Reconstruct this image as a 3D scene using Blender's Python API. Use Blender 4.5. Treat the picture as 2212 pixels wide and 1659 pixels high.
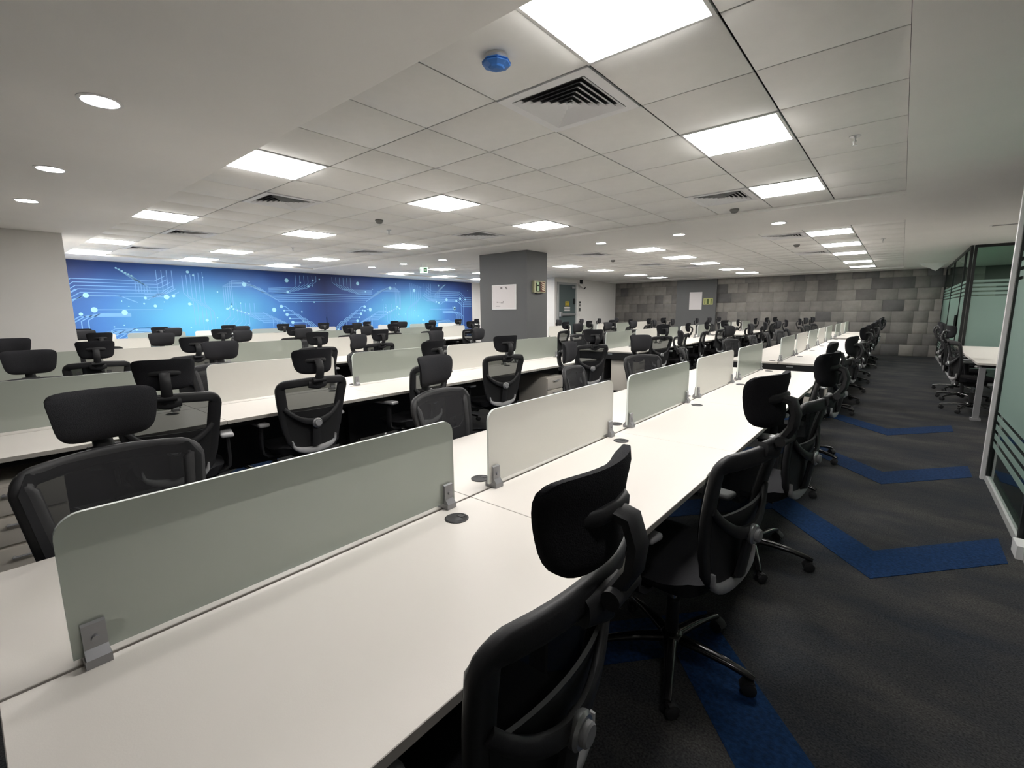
import bpy, bmesh, math, random
from mathutils import Vector, Matrix
R = math.radians
PI = math.pi
random.seed(7)
scene = bpy.context.scene
col = scene.collection
for o in list(bpy.data.objects):
    bpy.data.objects.remove(o)

# ------------------------------------------------------------------ camera
CAMZ = 1.45
YAW, PITCH, ROLL, FPX = R(39.785), R(-8.89), R(-0.5), 1002.13
fw0 = Vector((-math.sin(YAW), math.cos(YAW), 0)); rt0 = Vector((math.cos(YAW), math.sin(YAW), 0)); up0 = Vector((0, 0, 1))
fw = fw0*math.cos(PITCH) + up0*math.sin(PITCH); up1 = up0*math.cos(PITCH) - fw0*math.sin(PITCH)
rt = rt0*math.cos(ROLL) + up1*math.sin(ROLL); up = up1*math.cos(ROLL) - rt0*math.sin(ROLL)
cam = bpy.data.cameras.new('camera'); camo = bpy.data.objects.new('camera', cam); col.objects.link(camo)
cam.sensor_fit = 'HORIZONTAL'; cam.sensor_width = 36; cam.lens = FPX/2212*36; cam.clip_start = 0.02
M4 = Matrix((rt, up, -fw)).transposed().to_4x4(); M4.translation = (0, 0, CAMZ)
camo.matrix_world = M4
scene.camera = camo
# ------------------------------------------------------------------ world, exposure
w = bpy.data.worlds.new('world'); scene.world = w; w.use_nodes = True
w.node_tree.nodes['Background'].inputs[0].default_value = (0.8, 0.85, 0.9, 1)
w.node_tree.nodes['Background'].inputs[1].default_value = 0.25
vs = scene.view_settings
vs.view_transform = 'Standard'; vs.look = 'None'; vs.exposure = 1.03; vs.gamma = 1.0; vs.use_curve_mapping = False
PANEL_POWER = 15.0
SPOT_POWER = 45.0

# ------------------------------------------------------------------ materials
MATS = {}
def mat(name, colr, rough=0.5, metal=0.0, spec=0.5, emit=None, estr=0.0, bump=None, var=None, trans=0.0, translucent=0.0, coat=0.0):
    if name in MATS: return MATS[name]
    m = bpy.data.materials.new(name); m.use_nodes = True
    nt = m.node_tree; N = nt.nodes; L = nt.links
    b = N['Principled BSDF']; out = N['Material Output']
    b.inputs['Base Color'].default_value = (*colr, 1); b.inputs['Roughness'].default_value = rough
    b.inputs['Metallic'].default_value = metal; b.inputs['Specular IOR Level'].default_value = spec
    if coat: b.inputs['Coat Weight'].default_value = coat
    if emit: b.inputs['Emission Color'].default_value = (*emit, 1); b.inputs['Emission Strength'].default_value = estr
    if bump or var:
        tc = N.new('ShaderNodeTexCoord'); 
        if var:
            sc, amt = var
            no = N.new('ShaderNodeTexNoise'); no.inputs['Scale'].default_value = sc; no.inputs['Detail'].default_value = 6
            L.new(tc.outputs['Object'], no.inputs['Vector'])
            rp = N.new('ShaderNodeValToRGB')
            rp.color_ramp.elements[0].position = 0.3; rp.color_ramp.elements[1].position = 0.7
            rp.color_ramp.elements[0].color = (*[c*(1-amt) for c in colr], 1); rp.color_ramp.elements[1].color = (*[min(1, c*(1+amt)) for c in colr], 1)
            L.new(no.outputs['Fac'], rp.inputs['Fac']); L.new(rp.outputs['Color'], b.inputs['Base Color'])
        if bump:
            sc, st = bump
            n2 = N.new('ShaderNodeTexNoise'); n2.inputs['Scale'].default_value = sc; n2.inputs['Detail'].default_value = 3
            L.new(tc.outputs['Object'], n2.inputs['Vector'])
            bp = N.new('ShaderNodeBump'); bp.inputs['Strength'].default_value = st; bp.inputs['Distance'].default_value = 0.01
            L.new(n2.outputs['Fac'], bp.inputs['Height']); L.new(bp.outputs['Normal'], b.inputs['Normal'])
    last = b.outputs[0]
    if translucent:
        t = N.new('ShaderNodeBsdfTranslucent'); t.inputs[0].default_value = (*colr, 1)
        mx = N.new('ShaderNodeMixShader'); mx.inputs[0].default_value = translucent
        L.new(last, mx.inputs[1]); L.new(t.outputs[0], mx.inputs[2]); last = mx.outputs[0]
    if trans:
        t = N.new('ShaderNodeBsdfTransparent'); t.inputs[0].default_value = (0.93, 0.97, 0.95, 1)
        mx = N.new('ShaderNodeMixShader'); mx.inputs[0].default_value = trans
        L.new(last, mx.inputs[1]); L.new(t.outputs[0], mx.inputs[2]); last = mx.outputs[0]
    if last != b.outputs[0]: L.new(last, out.inputs[0])
    MATS[name] = m
    return m

WHITE = mat('white_paint', (0.80, 0.78, 0.75), 0.7, var=(1.5, 0.02))
GYP = mat('gypsum_white', (0.88, 0.865, 0.835), 0.75, var=(2.0, 0.015))
TILE = mat('mineral_fibre_tile', (0.88, 0.87, 0.84), 0.8, bump=(160, 0.05), var=(9, 0.015))
DARK = mat('plenum_black', (0.03, 0.03, 0.03), 0.9)
DESK = mat('white_laminate', (0.70, 0.662, 0.618), 0.42, spec=0.35, bump=(350, 0.03))
EDGE = mat('edge_band', (0.50, 0.47, 0.43), 0.5)
BLK = mat('black_powder_coat', (0.012, 0.012, 0.013), 0.5, spec=0.3)
PLAS = mat('black_plastic', (0.026, 0.026, 0.028), 0.5, spec=0.35, bump=(300, 0.05))
FAB = mat('black_fabric', (0.020, 0.020, 0.023), 0.9, spec=0.2, bump=(420, 0.35))
LUMB = mat('dark_lumbar_plastic', (0.018, 0.018, 0.019), 0.55)
NET = mat('black_mesh_fabric', (0.020, 0.020, 0.022), 0.85, spec=0.2, trans=0.17)
SILV = mat('satin_silver', (0.55, 0.56, 0.57), 0.32, metal=0.85)
GREYP = mat('grey_plastic', (0.30, 0.30, 0.31), 0.5)
TRIM = mat('light_grey_plastic', (0.46, 0.46, 0.47), 0.45)
GLOSS = mat('gloss_black', (0.012, 0.012, 0.013), 0.18, coat=0.4)
CHROME = mat('chrome', (0.6, 0.6, 0.62), 0.12, metal=1.0)
CREAM = mat('cream_steel', (0.60, 0.56, 0.50), 0.5)
CLIP = mat('cast_grey_clip', (0.30, 0.30, 0.31), 0.4, metal=0.5)
SCRG = mat('frosted_grey_green_glass', (0.46, 0.49, 0.44), 0.28, spec=0.5, trans=0.27, translucent=0.2)
SCRW = mat('frosted_white_glass', (0.86, 0.84, 0.80), 0.3, spec=0.5, trans=0.20, translucent=0.3)
SCRE = mat('glass_edge', (0.75, 0.80, 0.77), 0.3, spec=0.5)
PILL = mat('pillar_grey_paint', (0.125, 0.127, 0.128), 0.6, var=(1.2, 0.05))
LAMP = mat('led_diffuser', (0.9, 0.9, 0.9), 0.6, emit=(1.0, 0.975, 0.94), estr=PANEL_POWER)
SPOT = mat('downlight_lens', (0.9, 0.9, 0.9), 0.6, emit=(1.0, 0.98, 0.96), estr=SPOT_POWER)
LFR = mat('white_lamp_frame', (0.8, 0.8, 0.79), 0.5)
VENT = mat('white_vent_blade', (0.84, 0.84, 0.85), 0.5)
BLUEC = mat('blue_dust_cover', (0.035, 0.16, 0.50), 0.4)
DETW = mat('detector_white', (0.70, 0.68, 0.64), 0.5)
DETG = mat('detector_grey', (0.20, 0.20, 0.19), 0.5)
DOORM = mat('door_green_grey', (0.075, 0.105, 0.105), 0.5)
FRAMEG = mat('frame_grey', (0.42, 0.43, 0.43), 0.5)
PAPER = mat('paper_white', (0.78, 0.74, 0.74), 0.8)
INK = mat('ink_grey', (0.22, 0.20, 0.20), 0.8)
ALU = mat('white_aluminium', (0.72, 0.72, 0.72), 0.4)
BFR = mat('black_frame', (0.010, 0.012, 0.012), 0.4)

def glass_mat(name, tint, alpha, rough=0.03):
    m = bpy.data.materials.new(name); m.use_nodes = True
    nt = m.node_tree; N = nt.nodes; L = nt.links
    out = N['Material Output']; N.remove(N['Principled BSDF'])
    t = N.new('ShaderNodeBsdfTransparent'); t.inputs[0].default_value = (*tint, 1)
    g = N.new('ShaderNodeBsdfGlossy'); g.inputs['Roughness'].default_value = rough; g.inputs[0].default_value = (0.9, 1, 0.95, 1)
    fr = N.new('ShaderNodeFresnel'); fr.inputs[0].default_value = 1.5
    mx = N.new('ShaderNodeMixShader'); L.new(fr.outputs[0], mx.inputs[0]); L.new(t.outputs[0], mx.inputs[1]); L.new(g.outputs[0], mx.inputs[2])
    L.new(mx.outputs[0], out.inputs[0]); MATS[name] = m
    return m
PANE = glass_mat('partition_glass', (0.72, 0.85, 0.78), 1)
FILM = mat('frosted_film', (0.42, 0.55, 0.50), 0.45, trans=0.30, translucent=0.45)

def carpet_mat():
    m = bpy.data.materials.new('carpet'); m.use_nodes = True
    nt = m.node_tree; N = nt.nodes; L = nt.links; b = N['Principled BSDF']
    tc = N.new('ShaderNodeTexCoord')
    mp = N.new('ShaderNodeMapping'); mp.inputs['Scale'].default_value = (0.9, 1.7, 1); mp.inputs['Rotation'].default_value = (0, 0, 0.25)
    L.new(tc.outputs['Object'], mp.inputs['Vector'])
    n1 = N.new('ShaderNodeTexNoise'); n1.inputs['Scale'].default_value = 1.6; n1.inputs['Detail'].default_value = 8; n1.inputs['Roughness'].default_value = 0.65
    L.new(mp.outputs[0], n1.inputs['Vector'])
    r1 = N.new('ShaderNodeValToRGB'); e = r1.color_ramp.elements
    e[0].position = 0.33; e[0].color = (0.022, 0.026, 0.033, 1); e[1].position = 0.68; e[1].color = (0.058, 0.056, 0.053, 1)
    k = r1.color_ramp.elements.new(0.5); k.color = (0.036, 0.037, 0.039, 1)
    L.new(n1.outputs['Fac'], r1.inputs['Fac'])
    n2 = N.new('ShaderNodeTexNoise'); n2.inputs['Scale'].default_value = 130; n2.inputs['Detail'].default_value = 2
    L.new(tc.outputs['Object'], n2.inputs['Vector'])
    mr = N.new('ShaderNodeMapRange'); mr.inputs[1].default_value = 0.3; mr.inputs[2].default_value = 0.7; mr.inputs[3].default_value = 0.55; mr.inputs[4].default_value = 1.5
    L.new(n2.outputs['Fac'], mr.inputs[0])
    mx = N.new('ShaderNodeVectorMath'); mx.operation = 'MULTIPLY'
    L.new(r1.outputs[0], mx.inputs[0]); L.new(mr.outputs[0], mx.inputs[1]); L.new(mx.outputs[0], b.inputs['Base Color'])
    b.inputs['Roughness'].default_value = 0.95; b.inputs['Specular IOR Level'].default_value = 0.15
    bp = N.new('ShaderNodeBump'); bp.inputs['Strength'].default_value = 0.5; bp.inputs['Distance'].default_value = 0.01
    L.new(n2.outputs['Fac'], bp.inputs['Height']); L.new(bp.outputs[0], b.inputs['Normal'])
    return m
CARPET = carpet_mat()
BLUECARPET = mat('blue_carpet', (0.008, 0.030, 0.090), 0.95, spec=0.15, bump=(130, 0.5), var=(60, 0.35))

def mural_mat():
    m = bpy.data.materials.new('mural_print'); m.use_nodes = True
    nt = m.node_tree; N = nt.nodes; L = nt.links; b = N['Principled BSDF']
    tc = N.new('ShaderNodeTexCoord'); sp = N.new('ShaderNodeSeparateXYZ'); L.new(tc.outputs['Object'], sp.inputs[0])
    def math_(op, a, bb=None, c=None):
        n = N.new('ShaderNodeMath'); n.operation = op
        for i, v in enumerate((a, bb, c)):
            if v is None: continue
            if isinstance(v, (int, float)): n.inputs[i].default_value = v
            else: L.new(v, n.inputs[i])
        return n.outputs[0]
    # object coordinates: y along the wall from the print's middle, z from the floor
    ay = math_('ABSOLUTE', sp.outputs[1])
    dy = math_('DIVIDE', math_('SUBTRACT', ay, 3.15), 2.6)
    dz = math_('DIVIDE', math_('SUBTRACT', sp.outputs[2], 1.42), 1.25)
    d = math_('SQRT', math_('ADD', math_('MULTIPLY', dy, dy), math_('MULTIPLY', dz, dz)))
    no = N.new('ShaderNodeTexNoise'); no.inputs['Scale'].default_value = 0.9; L.new(tc.outputs['Object'], no.inputs['Vector'])
    d2 = math_('ADD', d, math_('MULTIPLY', math_('SUBTRACT', no.outputs['Fac'], 0.5), 0.35))
    r = N.new('ShaderNodeValToRGB'); e = r.color_ramp.elements
    e[0].position = 0.0; e[0].color = (0.15, 0.56, 0.78, 1)
    e[1].position = 1.0; e[1].color = (0.012, 0.025, 0.12, 1)
    for p, c in ((0.25, (0.10, 0.42, 0.70, 1)), (0.5, (0.055, 0.20, 0.55, 1)), (0.75, (0.022, 0.075, 0.30, 1))):
        k = r.color_ramp.elements.new(p); k.color = c
    L.new(math_('MULTIPLY', d2, 0.72), r.inputs['Fac'])
    L.new(r.outputs[0], b.inputs['Base Color']); b.inputs['Roughness'].default_value = 0.5
    return m
MURAL = mural_mat()
TRACE = mat('print_trace_blue', (0.20, 0.45, 0.80), 0.5)
NODE = mat('print_node_cyan', (0.38, 0.74, 0.92), 0.5)

# ------------------------------------------------------------------ mesh helpers
class MB:
    def __init__(s): s.v = []; s.f = []; s.m = []
    def add(s, verts, faces, mi=0):
        o = len(s.v); s.v += [tuple(p) for p in verts]; s.f += [tuple(i+o for i in f) for f in faces]; s.m += [mi]*len(faces)
    def box(s, x0, x1, y0, y1, z0, z1, mi=0):
        s.add([(x0,y0,z0),(x1,y0,z0),(x1,y1,z0),(x0,y1,z0),(x0,y0,z1),(x1,y0,z1),(x1,y1,z1),(x0,y1,z1)],
              [(0,3,2,1),(4,5,6,7),(0,1,5,4),(1,2,6,5),(2,3,7,6),(3,0,4,7)], mi)
    def cyl(s, p0, p1, r0, r1=None, n=16, mi=0, cap=True):
        r1 = r0 if r1 is None else r1
        a = Vector(p0); b_ = Vector(p1); d = (b_-a).normalized()
        u = d.orthogonal().normalized(); w_ = d.cross(u)
        vs_ = [a + (u*math.cos(2*PI*i/n) + w_*math.sin(2*PI*i/n))*r0 for i in range(n)] + [b_ + (u*math.cos(2*PI*i/n) + w_*math.sin(2*PI*i/n))*r1 for i in range(n)]
        fs = [(i, (i+1) % n, n+(i+1) % n, n+i) for i in range(n)]
        if cap: fs += [tuple(reversed(range(n))), tuple(range(n, 2*n))]
        s.add(vs_, fs, mi)
    def lathe(s, prof, c=(0,0,0), n=24, mi=0, axis='z'):
        vs_ = []
        for r_, h in prof:
            for i in range(n):
                a = 2*PI*i/n; x, y = r_*math.cos(a), r_*math.sin(a)
                p = (x, y, h) if axis == 'z' else ((x, h, y) if axis == 'y' else (h, x, y))
                vs_.append((c[0]+p[0], c[1]+p[1], c[2]+p[2]))
        fs = []
        for k in range(len(prof)-1):
            for i in range(n):
                fs.append((k*n+i, k*n+(i+1) % n, (k+1)*n+(i+1) % n, (k+1)*n+i))
        fs.append(tuple(reversed(range(n)))); fs.append(tuple(range((len(prof)-1)*n, len(prof)*n)))
        s.add(vs_, fs, mi)
    def sweep(s, pts, ref, wd, th, closed=False, n=10, mi=0, p=2.6):
        """flat rounded section: wd across (tangent x normal), th along the normal 'ref' (vector, or function of index)"""
        P = [Vector(q) for q in pts]; k = len(P); vs_ = []
        for i in range(k):
            t = (P[(i+1) % k]-P[(i-1) % k]) if closed else (P[min(i+1, k-1)]-P[max(i-1, 0)])
            t.normalize()
            nn = Vector(ref(i) if callable(ref) else ref); nn = (nn - t*nn.dot(t)).normalized(); bb = t.cross(nn)
            W = wd[i] if isinstance(wd, (list, tuple)) else wd; T = th[i] if isinstance(th, (list, tuple)) else th
            for j in range(n):
                a = 2*PI*(j+0.5)/n; ca, sa = math.cos(a), math.sin(a)
                cc = math.copysign(abs(ca)**(2/p), ca); ss = math.copysign(abs(sa)**(2/p), sa)
                vs_.append(P[i] + bb*(cc*W/2) + nn*(ss*T/2))
        fs = []
        for i in range(k if closed else k-1):
            a = i*n; b_ = ((i+1) % k)*n
            fs += [(a+j, a+(j+1) % n, b_+(j+1) % n, b_+j) for j in range(n)]
        if not closed: fs += [tuple(reversed(range(n))), tuple(range((k-1)*n, k*n))]
        s.add(vs_, fs, mi)
    def mesh(s, name, mats, smooth=True, angle=35):
        me = bpy.data.meshes.new(name); me.from_pydata(s.v, [], s.f)
        for m_ in (mats if isinstance(mats, (list, tuple)) else [mats]): me.materials.append(m_)
        if any(s.m): me.polygons.foreach_set('material_index', s.m)
        bm = bmesh.new(); bm.from_mesh(me); bmesh.ops.recalc_face_normals(bm, faces=bm.faces); bm.to_mesh(me); bm.free()
        if smooth:
            me.polygons.foreach_set('use_smooth', [True]*len(me.polygons)); me.set_sharp_from_angle(angle=R(angle))
        me.update(); return me
    def build(s, name, mats, parent=None, smooth=True, angle=35, loc=(0,0,0)):
        return link(name, s.mesh(name, mats, smooth, angle), parent, loc)
def link(name, me, parent=None, loc=(0,0,0), rz=0.0):
    o = bpy.data.objects.new(name, me); col.objects.link(o); o.location = loc; o.rotation_euler = (0, 0, rz)
    if parent: o.parent = parent
    return o
def rbox_mesh(name, sx, sy, sz, bev, mats, seg=2):
    """rounded box centred at the origin"""
    bm = bmesh.new(); bmesh.ops.create_cube(bm, size=1.0)
    bmesh.ops.scale(bm, vec=(sx, sy, sz), verts=bm.verts)
    bmesh.ops.bevel(bm, geom=list(bm.edges), offset=bev, segments=seg, affect='EDGES', profile=0.5)
    me = bpy.data.meshes.new(name); bm.to_mesh(me); bm.free()
    for m_ in (mats if isinstance(mats, (list, tuple)) else [mats]): me.materials.append(m_)
    me.polygons.foreach_set('use_smooth', [True]*len(me.polygons)); me.set_sharp_from_angle(angle=R(50))
    return me
def empty(name, loc=(0,0,0), rz=0.0):
    o = bpy.data.objects.new(name, None); col.objects.link(o); o.location = loc; o.rotation_euler = (0, 0, rz); o.empty_display_size = 0.1
    return o
def tag(o, label=None, cat=None, group=None, kind=None):
    if label: o['label'] = label
    if cat: o['category'] = cat
    if group: o['group'] = group
    if kind: o['kind'] = kind
    return o
CH = {}
def setp(c, p):
    c.parent = p; CH.setdefault(p.name, []).append(c)
def kids(o): return [c for c in col.objects if c.parent == o]
def copy_tree(o, tree, parent=None):
    c = o.copy(); col.objects.link(c); c.parent = parent
    for ch in tree.get(o.name, []): copy_tree(ch, tree, c)
    return c
def tree_of(o):
    t = {}
    def rec(q):
        t[q.name] = list(q.children)
        for c in q.children: rec(c)
    bpy.context.view_layer.update(); rec(o); return t
ORD = ['first','second','third','fourth','fifth','sixth','seventh','eighth','ninth','tenth','eleventh','twelfth']

# ------------------------------------------------------------------ room shell
ZG = 2.59      # plasterboard ceiling
ZT = 2.625     # tile field, recessed
XW = -13.15    # mural wall
YB = 18.6      # patterned wall at the far end
def struct(name, mb, mats, label=None, smooth=False):
    o = mb.build(name, mats, None, smooth); o['kind'] = 'structure'
    if label: o['label'] = label
    return o
f = MB(); f.box(-13.4, 5.0, -4.2, 18.9, -0.1, 0); struct('floor', f, CARPET, 'dark grey streaked office carpet')
FL = bpy.data.objects['floor']
# blue zigzag inlays in the carpet, flush strips
def zigzag(y0, x0, x1, ph):
    P = []; x = x0; 
    xs = []; k0 = math.floor((x0-ph)/0.6); 
    k = k0
    while ph + k*0.6 <= x1 + 1e-6:
        if ph + k*0.6 >= x0 - 1e-6: xs.append((ph + k*0.6, 0 if k % 2 == 0 else 1))
        k += 1
    mb = MB(); th = 0.38
    for (xa, sa), (xb, sb) in zip(xs[:-1], xs[1:]):
        ya, yb = y0 + 0.68*sa, y0 + 0.68*sb
        mb.add([(xa, ya, 0.0), (xb, yb, 0.0), (xb, yb+th, 0.0), (xa, ya+th, 0.0), (xa, ya, 0.003), (xb, yb, 0.003), (xb, yb+th, 0.003), (xa, ya+th, 0.003)],
               [(4,5,6,7),(0,1,5,4),(1,2,6,5),(2,3,7,6),(3,0,4,7)])
    mb.build('carpet_inlay', BLUECARPET, FL, False)
for y0 in (1.12, 3.02, 4.8, 6.75): zigzag(y0, -1.25, 0.65, 0.0)
for y0 in (1.0, 2.9, 4.8): zigzag(y0, -6.1, -2.2, -3.0)

wm = MB(); wm.box(XW-0.15, XW, 1.0, 14.1, 0, 2.8); struct('wall_left', wm, WHITE, 'white wall behind the blue mural')
wm = MB(); wm.box(XW-0.15, -9.2, -4.2, 1.17, 0, 2.8); struct('wall_left_projection', wm, WHITE, 'plain white projecting wall beside the mural')
wm = MB(); wm.box(XW-0.15, -9.75, 13.95, 14.1, 0, 2.8); struct('wall_far_left', wm, WHITE, 'white return wall behind the grey pillar')
wm = MB(); wm.box(-9.75, -9.6, 13.95, YB+0.15, 0, 2.8); struct('wall_door', wm, WHITE, 'white wall with the grey-green fire door')
wm = MB(); wm.box(-9.2, 5.0, -4.2, -4.05, 0, 2.8); struct('wall_front', wm, WHITE, 'white wall behind the camera')
wm = MB(); wm.box(4.85, 5.0, -4.05, YB, 0, 2.8); struct('wall_right', wm, WHITE, 'white wall behind the glass rooms')
# far wall: backing + stone-look tiles
wm = MB(); wm.box(-9.75, 5.0, YB, YB+0.15, 0, 2.8)
WB = struct('wall_back', wm, mat('tile_joint_grey', (0.09, 0.088, 0.085), 0.9), 'grey patterned stone-look tiled wall')
tmats = []
for i, c in enumerate(((0.185, 0.174, 0.163), (0.225, 0.210, 0.196), (0.145, 0.137, 0.131), (0.260, 0.244, 0.226), (0.118, 0.114, 0.113), (0.200, 0.190, 0.177))):
    tmats.append(mat('stone_look_%d' % i, c, 0.75, var=(3.5, 0.22), bump=(40, 0.15)))
rs = random.Random(3)
TW, TH = 0.5, 0.34
shared = {}
nx = 0
for r_ in range(8):
    z0 = r_*TH; z1 = z0+TH
    x = -9.6 - rs.random()*0.3
    while x < 1.6:
        wd = rs.choice((0.34, 0.34, 0.52, 0.44)); xa, xb = max(x, -9.6), x+wd
        if xb > -9.58 and not (xa > -6.9 and xb < -5.4):
            key = (round(xb-xa, 2), round(z1-z0, 2), rs.choice((0, 0, 1, 1, 2, 3, 3, 4, 5)))
            if key not in shared:
                me = rbox_mesh('stone_tile', key[0]-0.004, 0.02, key[1]-0.004, 0.002, tmats[key[2]], 1); shared[key] = me
            o = link('stone_tile', shared[key], WB, ((xa+xb)/2, YB-0.006-rs.random()*0.004, (z0+z1)/2)); nx += 1
        x += wd
# grey pilaster on the far wall
pm = MB(); pm.box(-6.9, -5.4, YB-0.12, YB, 0, 2.7); struct('wall_pilaster', pm, PILL, 'plain grey painted pilaster on the tiled wall')
# free-standing grey pillar
pm = MB(); pm.box(-6.75, -5.52, 7.1, 7.75, 0, 2.7); PL = struct('wall_pillar', pm, PILL, 'square grey painted pillar between desk rows')

# ceilings: plasterboard with two tile fields
XE0, XE1 = -12.077, -0.077
CO = [(1.533, 6.333), (8.15, 17.633)]
cm = MB()
cm.box(-13.4, 5.0, -4.2, CO[0][0], ZG, ZG+0.2)
cm.box(-13.4, 5.0, CO[0][1], CO[1][0], ZG, ZG+0.2)
cm.box(-13.4, 5.0, CO[1][1], 18.9, ZG, ZG+0.2)
for a, b_ in CO:
    cm.box(-13.4, XE0, a, b_, ZG, ZG+0.2); cm.box(XE1, 5.0, a, b_, ZG, ZG+0.2)
CE = struct('ceiling', cm, GYP, 'white plasterboard ceiling border')
cb = MB(); cb.box(XE0, XE1, 1.5, 17.7, ZT+0.012, ZT+0.1); CF = struct('ceiling_tile_field', cb, DARK, 'suspended ceiling of square white tiles')
lightsXY = []
for i_, x in enumerate((-0.977, -3.977, -6.977, -9.977, -11.777)):
    for j_, y in enumerate((1.833, 3.633, 5.433, 8.933, 10.733, 12.533, 14.933, 16.733)):
        lightsXY.append((x, y, i_, j_))
ventXY = [(-1.577, 2.433), (-1.577, 5.433), (-5.177, 2.433), (-8.177, 2.433), (-10.577, 2.433), (-5.177, 5.433), (-8.177, 5.433),
          (-1.577, 8.933), (-1.577, 11.933), (-5.177, 8.933), (-5.177, 11.933), (-4.577, 13.133)]
skip = {(round(x, 2), round(y, 2)) for x, y, _, _ in lightsXY} | {(round(x, 2), round(y, 2)) for x, y in ventXY}
tile_me = rbox_mesh('ceiling_tile', 0.591, 0.591, 0.006, 0.001, TILE, 1)
spots = []
for i in range(20):
    for y0, n in ((1.833, 8), (8.333, 16)):
        for j in range(n):
            x, y = -0.377 - 0.6*i, y0 + 0.6*j
            if (round(x, 2), round(y, 2)) in skip: continue
            spots.append((x, y))
spots.sort(key=lambda p: p[0]**2 + p[1]**2)
far_tiles = MB()
for k, (x, y) in enumerate(spots):
    if k < 290: link('ceiling_tile', tile_me, CF, (x, y, ZT+0.003))
    else: far_tiles.box(x-0.2955, x+0.2955, y-0.2955, y+0.2955, ZT, ZT+0.006)
tag(far_tiles.build('ceiling_tile_expanse', TILE, CF, False), kind='stuff')

# ---- mural print
mw = MB(); mw.box(XW+0.003, XW+0.006, -5.75, 6.15, 0.02, 2.58)
mural = empty('circuit_mural', (0, 7.2, 0)); tag(mural, 'blue mural printed with glowing circuit board traces', 'mural')
for i in range(len(mw.v)): pass
mw.build('print', MURAL, mural, False)
tr = MB(); nd = MB()
XT = XW + 0.0062
def seg(P, wdt=0.011):
    wdt *= 1.5
    for (y0, z0), (y1, z1) in zip(P[:-1], P[1:]):
        d = Vector((y1-y0, z1-z0)); 
        if d.length < 1e-5: continue
        n_ = Vector((-d.y, d.x)).normalized()*wdt/2; e = d.normalized()*wdt*0.3
        q = [(y0-e.x+n_.x, z0-e.y+n_.y), (y1+e.x+n_.x, z1+e.y+n_.y), (y1+e.x-n_.x, z1+e.y-n_.y), (y0-e.x-n_.x, z0-e.y-n_.y)]
        tr.add([(XT, a, b_) for a, b_ in q] + [(XT+0.0012, a, b_) for a, b_ in q], [(0,1,2,3),(4,5,6,7),(0,1,5,4),(1,2,6,5),(2,3,7,6),(3,0,4,7)])
def dot(y, z, r_=0.03):
    nd.cyl((XT, y, z), (XT+0.0018, y, z), r_, n=12)
def both(P, w_=0.011, end=0.0, start=0.0):
    for sg in (-1, 1):
        if sg == 1: Q = [(min(y, 6.1), z) for y, z in P]
        else: Q = [(max(-y, -5.7), z) for y, z in P]
        seg(Q, w_)
        if end: dot(Q[-1][0], Q[-1][1], end)
        if start: dot(Q[0][0], Q[0][1], start)
# nested trunks up the middle
for k in range(5):
    x0 = 0.12 + k*0.13; zt = 1.30 - k*0.02
    both([(x0, 0.05), (x0, zt-0.45+k*0.1), (x0+0.35+0.05*k, zt-0.1+k*0.13), (x0+0.9-0.06*k, zt-0.1+k*0.13)], end=0.025 if k % 2 else 0.045)
both([(0.0, 0.05), (0.0, 1.32)])
for k in range(6):   # comb on each side, above the desks
    y0 = 1.0 + k*0.11
    both([(y0, 0.75+0.02*k), (y0, 1.05+k*0.05), (y0+0.25, 1.22+k*0.055), (y0+0.8, 1.22+k*0.055), (y0+1.0, 1.42+k*0.04), (y0+1.0, 1.72)], 0.010, start=0.028)
for k in range(5):   # long horizontal bus across the dark middle
    z = 1.78 + k*0.055
    seg([(-1.35-0.1*k, z), (1.35+0.1*k, z)], 0.009)
    both([(1.35+0.1*k, z), (1.85+0.1*k, z+0.36-0.02*k), (2.7-0.05*k, z+0.36-0.02*k), (2.7-0.05*k, 1.55+0.03*k)], 0.010, end=0.03 if k in (1, 3) else 0.0)
for k in range(6):   # verticals beside the glow
    y0 = 2.95 + k*0.085
    both([(y0, 0.9+0.06*k), (y0, 1.5+0.05*k), (y0+0.18, 1.7+0.05*k), (y0+0.18, 2.45-0.02*k)], 0.009)
for k in range(4):
    both([(3.75+0.1*k, 2.45), (3.75+0.1*k, 2.05-0.04*k), (3.95+0.1*k, 1.9-0.04*k), (4.3, 1.9-0.04*k)], 0.009, end=0.03 if k == 2 else 0.0)
for k in range(6):   # buses along the outer thirds
    z = 2.2 - k*0.07
    both([(3.9-0.05*k, z+0.12), (4.1-0.05*k, z), (5.5-0.03*k, z), (5.75-0.02*k, z-0.2), (6.1, z-0.2)], 0.010)
for k in range(7):
    z = 1.15 - k*0.075
    both([(3.6+0.1*k, z), (4.9-0.12*k, z), (5.35-0.12*k, z-0.30), (6.1, z-0.30)], 0.009)
both([(4.0, 1.56), (5.2, 1.56)], 0.012, end=0.055); both([(4.45, 1.72), (4.75, 1.86), (5.3, 1.86)], 0.012, end=0.05)
both([(5.55, 1.35), (5.55, 1.75), (5.3, 1.86)], 0.014); both([(5.68, 1.3), (5.68, 1.8), (5.45, 1.98)], 0.014)
for k in range(6):
    both([(2.3+0.09*k, 0.5), (2.3+0.09*k, 1.0+0.05*k), (2.15+0.09*k, 1.15+0.05*k), (2.15+0.09*k, 1.45+0.03*k)], 0.009, end=0.02)
    both([(4.5+0.05*k, 2.3+0.03*k), (4.2+0.05*k, 2.05+0.03*k), (4.2+0.05*k, 1.95)], 0.009, start=0.02)
    both([(5.0+0.16*k, 0.85), (4.55+0.16*k, 1.15-0.02*k), (3.9+0.1*k, 1.15-0.02*k)], 0.010)
    both([(0.25+0.12*k, 2.5), (0.25+0.12*k, 2.35-0.03*k), (0.55+0.12*k, 2.15-0.03*k), (1.6, 2.15-0.03*k)], 0.007)
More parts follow.
